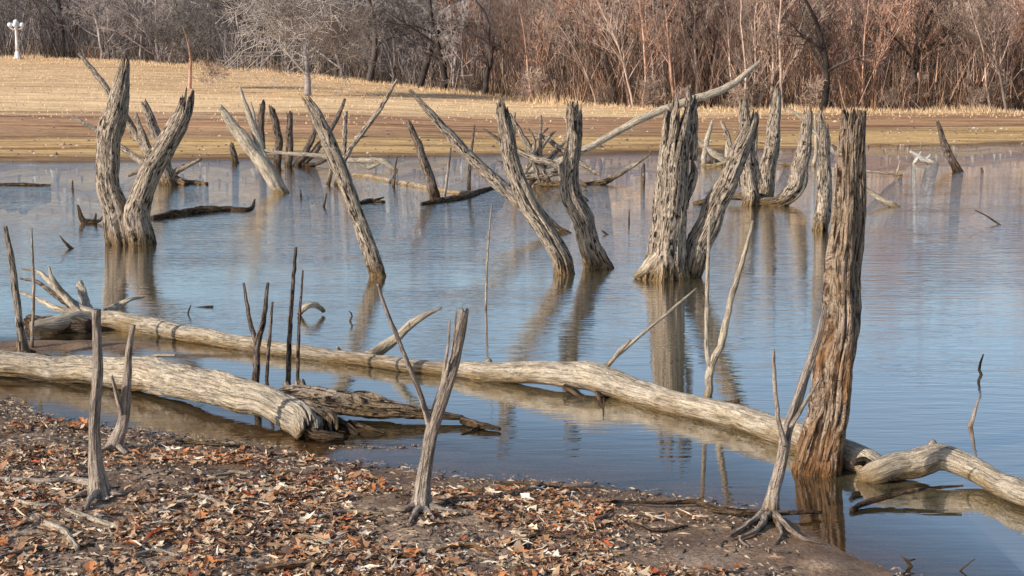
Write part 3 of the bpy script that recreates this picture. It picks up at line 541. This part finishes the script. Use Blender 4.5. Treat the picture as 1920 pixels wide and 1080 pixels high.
# sticks lying on the bank
for pl, lb, mt in (([(85, 990, 14), (120, 1005, 19), (145, 1035, 14)], 'pale hooked stick on the leaf litter, bottom left', 'pale'), ([(480, 1078, 18), (540, 1070, 22), (612, 1060, 14)], 'reddish bark strip at the bottom edge left of centre', 'brown'),
               ([(125, 962, 10), (190, 985, 14), (262, 1003, 8)], 'long straw-coloured stick under the left foreground post', 'pale'), ([(0, 1052, 9), (70, 1035, 14), (180, 1026, 8)], 'grey stick in the bottom left corner', 'grey'),
               ([(600, 975, 8), (650, 965, 12), (720, 968, 7)], 'thin stick left of the centre sapling roots', 'pale'), ([(930, 912, 6), (1010, 917, 9), (1090, 922, 5)], 'thin wet stick along the shoreline at centre', 'dark'),
               ([(950, 1030, 7), (1010, 1010, 11), (1060, 1012, 7)], 'thin stick on the litter right of the centre sapling', 'grey'), ([(330, 940, 7), (372, 935, 11), (420, 950, 7)], 'bent twig on the litter between the left and centre saplings', 'twig'),
               ([(250, 1050, 7), (300, 1040, 11), (372, 1060, 7)], 'brown twig near the bottom edge, left part', 'twig'), ([(1180, 985, 6), (1230, 1000, 10), (1290, 990, 6)], 'dark twig on the bare mud left of the right sapling', 'dark'),
               ([(330, 832, 7), (400, 838, 9), (470, 842, 5)], 'thin stick on the dark gravel at the water edge', 'grey'), ([(20, 940, 7), (60, 952, 11), (110, 950, 6)], 'short pale stick left of the straight foreground post', 'pale'),
               ([(560, 1010, 7), (610, 1022, 11), (640, 1045, 6)], 'bent pale twig below the centre sapling, to its left', 'pale'), ([(820, 1040, 7), (880, 1030, 11), (930, 1045, 6)], 'brown stick on the litter below the centre sapling', 'brown'), ([(400, 900, 7), (450, 892, 10), (520, 903, 6)], 'thin pale stick near the upper edge of the leaf litter', 'pale'),
               ([(1070, 985, 6), (1120, 978, 8), (1150, 962, 4)], 'short twig where the leaf litter gives way to mud', 'twig')):
    T('fallen_stick', lb, 'stick', pl[0][:2], [('s', R_, pl, {'ext': 0})], mt)

# ------------------------------------------------------------ stuff: leaves, gravel
def colattr(me, cols):
    a = me.attributes.new('col', 'FLOAT_COLOR', 'POINT'); a.data.foreach_set('color', np.array(cols, dtype=np.float32).ravel())
def rawmesh(name, V, Fc, cols, mat, smooth=False):
    me = bpy.data.meshes.new(name); me.from_pydata(V, [], Fc); colattr(me, cols); me.polygons.foreach_set('use_smooth', [smooth]*len(me.polygons)); me.update(); return link(name, me, mat)
pal = [((.58, .385, .235), 8), ((.68, .51, .35), 4), ((.46, .26, .14), 9), ((.30, .16, .09), 8), ((.52, .20, .075), 3.0), ((.55, .12, .04), .4), ((.80, .68, .53), 1.6), ((.14, .08, .06), 6)]
pw = np.array([p[1] for p in pal]); pw = pw/pw.sum()
random.seed(11); V = []; Fc = []; cols = []; n = 0; tries = 0
ko = np.array(keepout)
outl = [(-.5, 0), (-.28, .22), (-.05, .13), (.1, .3), (.22, .12), (.5, 0), (.22, -.12), (.1, -.3), (-.05, -.13), (-.28, -.22)]
while n < 12000 and tries < 300000:
    tries += 1
    x = random.uniform(-3.6, 2.2); y = random.uniform(5.6, 10.2); d = near_d(x, y)
    if d < .02: continue
    gz = ground_z(x, y)
    if gz < -.002: continue
    dens = .50+1.7*noise.noise((x*1.1, y*1.6, 4))+1.4*noise.noise((x*3.5, y*4.5, 4))
    dens += .30
    if x > .40: dens -= (x-.40)*1.7
    if y > 9.05: dens -= 1.3
    dens -= max(0, (.40-d)/.40)*(1.0 if x > -1 else .5)
    if random.random() > dens: continue
    if np.any((ko[:, 0]-x)**2+(ko[:, 1]-y)**2 < ko[:, 2]**2): continue
    s = random.choice([.018, .025, .033, .043, .055, .07, .085, .11])*random.uniform(.8, 1.15); yaw = random.uniform(0, 2*PI)
    tx, ty = random.gauss(0, .28), random.gauss(0, .28); curl = random.uniform(-1.0, 1.4); fold = random.uniform(-.2, .8)
    ci = rng.choice(len(pal), p=pw)
    if d < .6 and random.random() < .2: ci = 4
    o = len(V); wd = random.uniform(.7, 1.2) if random.random() < .80 else .13
    if wd < .3:
        s *= 1.9
        if random.random() < .3: ci = 6
    col = np.array(pal[ci][0])*random.uniform(.6, 1.15)
    pts = [(a*random.uniform(.85, 1.1), b_*wd*random.uniform(.7, 1.2)) for a, b_ in outl]+[(-.2, 0), (.15, 0)]
    cy, sy = math.cos(yaw), math.sin(yaw)
    for (a, b_) in pts:
        zz = curl*(a*a)*.9*(1 if wd > .3 else .3)+fold*abs(b_)*1.1+random.uniform(-.05, .05); zz += a*tx+b_*ty
        V.append((x+(a*cy-b_*sy)*s, y+(a*sy+b_*cy)*s, gz+.010+random.random()*.010+zz*s*.7))
        k = .8+.4*random.random(); cols.append((col[0]*k, col[1]*k, col[2]*k, 1))
    for f in ((0, 10, 1), (1, 10, 2), (2, 10, 11, 3), (3, 11, 4), (4, 11, 5), (0, 9, 10), (9, 8, 10), (8, 7, 11, 10), (7, 6, 11), (6, 5, 11)): Fc.append(tuple(i+o for i in f))
    n += 1
prop(rawmesh('leaf_litter', V, Fc, cols, M['attr']), 'dry brown and rust oak leaves covering the near bank', 'leaves', kind='stuff')
V = []; Fc = []; cols = []; n = 0
while n < 13000:
    x = random.uniform(-4, 2.6); y = random.uniform(5.6, 10.9); gz = ground_z(x, y)
    if gz < -.012: continue
    if random.random() > .5+noise.noise((x*2, y*3, 7))-(.35 if x > .8 else 0)+(.3 if y > 9.1 else 0): continue
    s = random.uniform(.004, .012); o = len(V); st = random.uniform(1, 4.5); yaw = random.uniform(0, PI); g_ = random.choice([(.05, .04, .035), (.08, .06, .05), (.13, .095, .07), (.32, .22, .15), (.50, .38, .27), (.32, .21, .14)])
    for a, b_, c_ in ((-1, 0, 0), (0, -.8, 0), (1, 0, 0), (0, .8, 0), (.1, .1, .9), (0, 0, -.5)):
        a *= st*random.uniform(.8, 1.2); V.append((x+(a*math.cos(yaw)-b_*math.sin(yaw))*s, y+(a*math.sin(yaw)+b_*math.cos(yaw))*s, gz+.002+c_*s)); cols.append((*g_, 1))
    for f in ((0, 1, 4), (1, 2, 4), (2, 3, 4), (3, 0, 4)): Fc.append(tuple(i+o for i in f))
    n += 1
prop(rawmesh('gravel', V, Fc, cols, M['attr']), 'dark gravel and wood chips strewn over the muddy bank', 'gravel', kind='stuff')
# dry grass & far shore debris
V = []; Fc = []; cols = []
def blade(x, y, z, h, w, col, lean=.3):
    o = len(V); a = random.uniform(0, PI); dx, dy = math.cos(a)*w, math.sin(a)*w*.4; lx = random.gauss(0, lean)*h; ly = random.gauss(0, lean)*h
    V.extend([(x-dx, y-dy, z-.02), (x+dx, y+dy, z-.02), (x+lx, y+ly, z+h)]); Fc.append((o, o+1, o+2)); cols.extend([(*col, 1)]*3)
for i in range(22000):
    x = random.uniform(-46, 40); yc = np.interp(x, CX, CY)
    near_edge = random.random() < .4
    y = yc+random.gauss(0, 1.6) if near_edge else yc-random.random()**1.3*45
    if y-np.interp(x, FX, FY) < 15+3*noise.noise((x*.2, y*.2, 0)): continue
    cl = max(0, noise.noise((x*.25, 0, 3)))*(1 if x < 4 else .5)
    h = (random.uniform(.08, .25)+random.random()*1.3*cl if near_edge else random.uniform(.03, .10))
    k = random.uniform(.5, 1.05); blade(x, y, ground_z(x, y), h, .03 if near_edge else .05, (.82*k, .58*k, .35*k))
prop(rawmesh('dry_grass', V, Fc, cols, M['grassattr']), 'straw coloured dry grass on the far bank', 'grass', kind='stuff')
V = []; Fc = []; cols = []
for i in range(900):
    x = random.uniform(-26, 24); yf = np.interp(x, FX, FY); y = yf+abs(random.gauss(0, 6))+.1; z = ground_z(x, y); s = random.uniform(.015, .055)*(1 if random.random() < .9 else 2); o = len(V)
    g_ = random.choice([(.55, .46, .36), (.35, .25, .17), (.14, .1, .08), (.12, .08, .07), (.2, .14, .1)])
    for a, b_, c_ in ((-1.5, 0, -.2), (0, -1, -.2), (1.3, 0, -.2), (0, 1, -.2), (.1, .1, .8)): V.append((x+a*s*random.uniform(.7, 1.5), y+b_*s, z+c_*s)); cols.append((*g_, 1))
    for f in ((0, 1, 4), (1, 2, 4), (2, 3, 4), (3, 0, 4)): Fc.append(tuple(k+o for k in f))
prop(rawmesh('shore_pebbles', V, Fc, cols, M['attr']), 'scattered pebbles and debris on the far mud flat', 'pebbles', kind='stuff')

# ------------------------------------------------------------ bare trees
def lowtube(mb, pts, rad, n):
    o = []; V = []; Fc = []; k = len(pts)
    for i in range(k):
        t = (pts[min(i+1, k-1)]-pts[max(i-1, 0)]).normalized(); a = t.cross(Vector((.31, .9, .2))).normalized(); b_ = t.cross(a)
        for j in range(n): th = 2*PI*j/n; V.append(tuple(pts[i]+(a*math.cos(th)+b_*math.sin(th))*rad[i]))
    for i in range(k-1):
        for j in range(n): j2 = (j+1) % n; Fc.append((i*n+j, i*n+j2, (i+1)*n+j2, (i+1)*n+j))
    mb.add(V, Fc, [])
def gen_tree(seed, height, r0, kids, spread, up, wig=.12, first=.25, lenf=.55, rmin=.009):
    rd = random.Random(seed); tr = MB(); crn = MB()
    def br(p, d, L, r, lv):
        nseg = [9, 6, 4, 3, 2][lv]; pts = [p.copy()]; rads = [r]; dd = d.copy()
        for i in range(nseg):
            dd = (dd+Vector((rd.gauss(0, wig), rd.gauss(0, wig), rd.gauss(0, wig*.5)+up*(.12 if lv else .06)))).normalized()
            pts.append(pts[-1]+dd*(L/nseg)); rads.append(max(rmin, r*(1-.8*(i+1)/nseg)))
        lowtube(tr if lv == 0 else crn, pts, rads, [8, 5, 4, 3, 3][lv])
        if lv >= 4: return
        for k in range(kids[lv]):
            t = rd.uniform(first if lv == 0 else .2, 1.0); f = t*nseg; i = min(int(f), nseg-1); q = pts[i].lerp(pts[i+1], f-i); ax = (pts[i+1]-pts[i]).normalized()
            side = ax.cross(Vector((rd.gauss(0, 1), rd.gauss(0, 1), rd.gauss(0, 1)))).normalized()
            nd = (ax*(1-spread*.5)+side*spread*rd.uniform(.6, 1.3)+Vector((0, 0, up*.3))).normalized()
            ll = L*lenf*rd.uniform(.6, 1.15)*(1.15-.55*t); rr = max(rmin, (rads[i]*.55 if lv else rads[i]*.5))
            br(q, nd, ll, rr, lv+1)
    br(Vector((0, 0, -.2)), Vector((rd.gauss(0, .06), rd.gauss(0, .06), 1)).normalized(), height, r0, 0)
    return tr, crn
protos = {}
def proto(key, mats, *a, **k):
    tr, crn = gen_tree(*a, **k); out_ = []
    for mb, nm in ((tr, 'trunk'), (crn, 'crown')):
        me = bpy.data.meshes.new('bare_'+nm); me.from_pydata(mb.V, [], mb.F); me.polygons.foreach_set('use_smooth', [True]*len(me.polygons)); me.materials.append(mats if not isinstance(mats, tuple) else mats[0 if nm == 'trunk' else 1]); me.update(); out_.append(me)
    protos.setdefault(key, []).append(out_)
for s in range(6): proto('slim', M['bark_red'] if s % 2 else M['bark_tan'], 100+s, 8.4, .075, (15, 6, 4, 3), .62, .45, wig=.085, first=.10, lenf=.42, rmin=.009)
for s in range(4): proto('grey', M['bark_grey'], 200+s, 7.6, .12, (14, 7, 5, 3), .9, .25, wig=.12, first=.08, lenf=.50, rmin=.009)
for s in range(3): proto('dark', M['bark_dark'], 300+s, 8.0, .23, (10, 6, 5, 3), .8, .35, wig=.17, first=.2, lenf=.52)
proto('round', (M['bark_grey'], M['bark_pale']), 411, 3.9, .17, (16, 8, 6, 3), 1.05, .32, wig=.11, first=.28, lenf=.86, rmin=.011)
proto('mid', (M['bark_red'], M['bark_pale']), 420, 3.6, .11, (14, 7, 5, 3), 1.0, .2, wig=.08, first=.38, lenf=.66, rmin=.011)
for s in range(2): proto('shrub', M['bark_tan'], 500+s, 1.5, .02, (10, 5, 3, 2), .9, .3, wig=.2, first=.02, lenf=.8)
def tree(key, x, y, sc, label, name='bare_tree', cat='tree', group=None, z=None, lean=0, sz=1):
    root = bpy.data.objects.new(name, None); C.objects.link(root); root.location = (x, y, ground_z(x, y)-.05 if z is None else z)
    root.rotation_euler = (random.gauss(0, .03), lean+random.gauss(0, .04), random.uniform(0, 2*PI)); root.scale = (sc, sc, sc*sz)
    pr = random.choice(protos[key])
    for me, nm in zip(pr, ('trunk', 'crown')): link(nm, me, None, root)
    return prop(root, label, cat, group)
random.seed(21)
def at_crest(px, back=0.):
    t = (px-960)/F/1.013
    y = 80.
    for _ in range(12): y = np.interp(t*y, CX, CY)
    y += back; return t*y*1.0, y
b = hit(577, 180); tree('round', b[0], b[1], 1.2, 'round-crowned pale bare tree standing alone on the straw bank')
b = hit(357, 166); tree('mid', b[0], b[1], 1.0, 'smaller reddish-trunked bare tree on the straw bank, left of the round-crowned one')
b = hit(385, 175); tree('shrub', b[0], b[1], 1.0, 'low leafless bush right beside the smaller reddish tree', 'bare_bush', 'bush')
for px, bk, sc, lean, lb in ((690, -.3, 1.1, .22, 'dark bare tree leaning right at the woodland edge, right of the round-crowned tree'), (785, -.3, 1.0, -.12, 'dark bare tree leaning left at the woodland edge'), (830, .5, 1.0, .15, 'dark bare tree behind the straw tufts, right of the two leaning ones'),
                         (905, .2, .8, 0, 'straight dark trunk at the edge where grey woods turn reddish'), (1545, .5, .9, 0, 'broad many-limbed bare tree in the reddish woods right of centre'), (1150, 2.5, .85, .05, 'thick dark trunk among the slim reddish trees'), (1725, 1.5, .85, .1, 'thick dark trunk near the right edge of the woods'),
                         (1330, 3, .8, -.1, 'dark bare tree in the reddish woods above the big splintered stump'), (120, 3, 1., .1, 'dark bare tree in the grey woods right of the street lamp'), (460, 3, 1., -.1, 'dark bare tree in the grey woods between the two lone trees')):
    x, y = at_crest(px, bk); tree('dark', x, y, sc, lb, lean=lean)
for i in range(105):
    px = 880+1100*(i+random.random())/105; x, y = at_crest(px, random.choice([0, 1, 2, 3, 5, 7, 9, 12])+random.random()*2)
    tree('slim', x, y, random.uniform(.75, 1.15), 'slim reddish bare tree packed into the woods on the right', group='slim reddish trees in the right-hand woods', lean=random.gauss(0, .10))
for i in range(75):
    px = -60+960*(i+random.random())/75; x, y = at_crest(px, random.choice([1.5, 3, 6, 9, 12])+random.random()*3)
    tree('grey', x, y, random.uniform(.7, 1.15), 'grey bare tree packed into the woods on the left', group='grey trees in the left-hand woods')
for i in range(12):
    px = 880+1100*(i+random.random())/12; x, y = at_crest(px, random.uniform(-.5, 2)); tree('shrub', x, y, random.uniform(.6, 1.1), 'leafless bush along the foot of the right-hand woods', 'bare_bush', 'bush', 'bushes along the woodland edge')
# undergrowth, one uncountable mass
V = []; Fc = []; cols = []
for i in range(62000):
    x = random.uniform(-60, 48); yc = np.interp(x, CX, CY); q = random.random(); back = .5+q**1.3*24; y = yc+back+random.random()
    z = ground_z(x, y); right = sstep(-8, 4, x)
    h = random.uniform(.4, 1.8) if random.random() < .5 else random.uniform(1.2, 4.5)
    z0 = z if h < 1.8 else z+random.random()*4*(1 if back > 6 else .4)
    pat = .8+1.4*noise.noise((x*.22, y*.15, z0*.35))
    k = random.uniform(.35, 1.4)*max(.18, pat)*(1 if random.random() < .62 else .35)
    c1 = np.array((.34, .295, .285)); c2 = np.array((.56, .35, .25)); c = (c1*(1-right)+c2*right)*k
    if h < 1.8 and random.random() < .5: c = np.array((.44, .27, .14))*k
    w = random.uniform(.006, .018); L = len(V); lx = random.gauss(0, .45)*h; ly = random.gauss(0, .4)*h; a = random.uniform(0, PI); dx, dy = math.cos(a)*w, math.sin(a)*w
    mx, my = lx*.35+random.gauss(0, .10)*h, ly*.4
    V.extend([(x-dx, y-dy, z0-.1), (x+dx, y+dy, z0-.1), (x+mx+dx*.7, y+my+dy*.7, z0+h*.55), (x+mx-dx*.7, y+my-dy*.7, z0+h*.55), (x+lx, y+ly, z0+h)])
    Fc.extend([(L, L+1, L+2, L+3), (L+3, L+2, L+4)]); cols.extend([(*c, 1)]*5)
prop(rawmesh('undergrowth', V, Fc, cols, M['grassattr']), 'tangled leafless undergrowth filling the woods', 'undergrowth', kind='stuff')

# ------------------------------------------------------------ lamp post
def lathe(prof, loc, n=16):
    V = []; Fc = []
    for r, z in prof:
        for j in range(n): V.append((loc[0]+r*math.cos(2*PI*j/n), loc[1]+r*math.sin(2*PI*j/n), loc[2]+z))
    k = len(prof)
    for i in range(k-1):
        for j in range(n): j2 = (j+1) % n; Fc.append((i*n+j, i*n+j2, (i+1)*n+j2, (i+1)*n+j))
    Fc.append(tuple(range(n))[::-1]); Fc.append(tuple((k-1)*n+j for j in range(n))); mb = MB(); mb.add(V, Fc, []); return mb
def paint(name, c, r=.5):
    m, nt, b = newmat(name); tc = N(nt, 'ShaderNodeTexCoord'); n = noise_n(nt, tc.outputs['Object'], 6, 3)
    nt.links.new(mixc(nt, n, tuple(v*.85 for v in c), c), b.inputs['Base Color']); b.inputs['Roughness'].default_value = r; return m
mp_ = paint('white_painted_metal', (.8, .8, .8)); mg = paint('frosted_globe', (.85, .88, .92), .3)
bx, by = at_crest(34, -2.5); bz = ground_z(bx, by); s = (W(33, 36, by)[2]-bz)/3.0
lamp = bpy.data.objects.new('street_lamp', None); C.objects.link(lamp); lamp.location = (bx, by, bz); lamp.scale = (s, s, s); prop(lamp, 'white ornamental street lamp with a cluster of globes on the far left bank', 'street lamp')
build(lathe([(.32, 0), (.32, .1), (.24, .16), (.2, .5), (.15, .56), (.13, .6)], (0, 0, 0)), 'base', mp_, lamp)
build(lathe([(.14, .6), (.12, 1.2), (.11, 2.25), (.15, 2.3), (.10, 2.38), (.08, 2.55)], (0, 0, 0)), 'post', mp_, lamp)
for a in range(4):
    an = a*PI/2+.2; d = Vector((math.cos(an), math.sin(an), 0)); mb = MB(); lowtube(mb, [Vector((0, 0, 2.3)), d*.25+Vector((0, 0, 2.24)), d*.42+Vector((0, 0, 2.32)), d*.44+Vector((0, 0, 2.42))], [.05, .045, .045, .05], 6); build(mb, 'arm', mp_, lamp)
    build(lathe([(.05, 0), (.15, .06), (.2, .18), (.17, .3), (.07, .37), (.01, .38)], tuple(d*.44+Vector((0, 0, 2.38)))), 'globe', mg, lamp)
build(lathe([(.06, 0), (.17, .06), (.22, .2), (.18, .33), (.07, .42), (.01, .45)], (0, 0, 2.55)), 'globe', mg, lamp)

# ------------------------------------------------------------ light, sky, camera
sd = Vector((-.76, -.46, .48)).normalized(); el = math.asin(sd.z); rot = math.atan2(sd.x, sd.y)
w = bpy.data.worlds.new('World'); bpy.context.scene.world = w; w.use_nodes = True; nt = w.node_tree
sk = nt.nodes.new('ShaderNodeTexSky'); sk.sky_type = 'NISHITA'; sk.sun_disc = False; sk.sun_elevation = el; sk.sun_rotation = rot; sk.dust_density = .8; sk.ozone_density = 1.3
nt.links.new(sk.outputs[0], nt.nodes['Background'].inputs[0]); nt.nodes['Background'].inputs[1].default_value = .15
ld = bpy.data.lights.new('sun', 'SUN'); ld.energy = 5.0; ld.angle = math.radians(.5); ld.color = (1, .93, .82)
lo = bpy.data.objects.new('sun', ld); C.objects.link(lo); lo.rotation_euler = (-sd).to_track_quat('-Z', 'Y').to_euler()
cd = bpy.data.cameras.new('camera'); co = bpy.data.objects.new('camera', cd); C.objects.link(co); co.location = (0, 0, H); co.rotation_euler = (PI/2-P, 0, 0)
cd.sensor_width = 36; cd.lens = 36*F/1920; cd.clip_end = 1000; cd.clip_start = .1
sc = bpy.context.scene; sc.camera = co; sc.view_settings.view_transform = 'Standard'; sc.view_settings.look = 'None'; sc.view_settings.exposure = 0
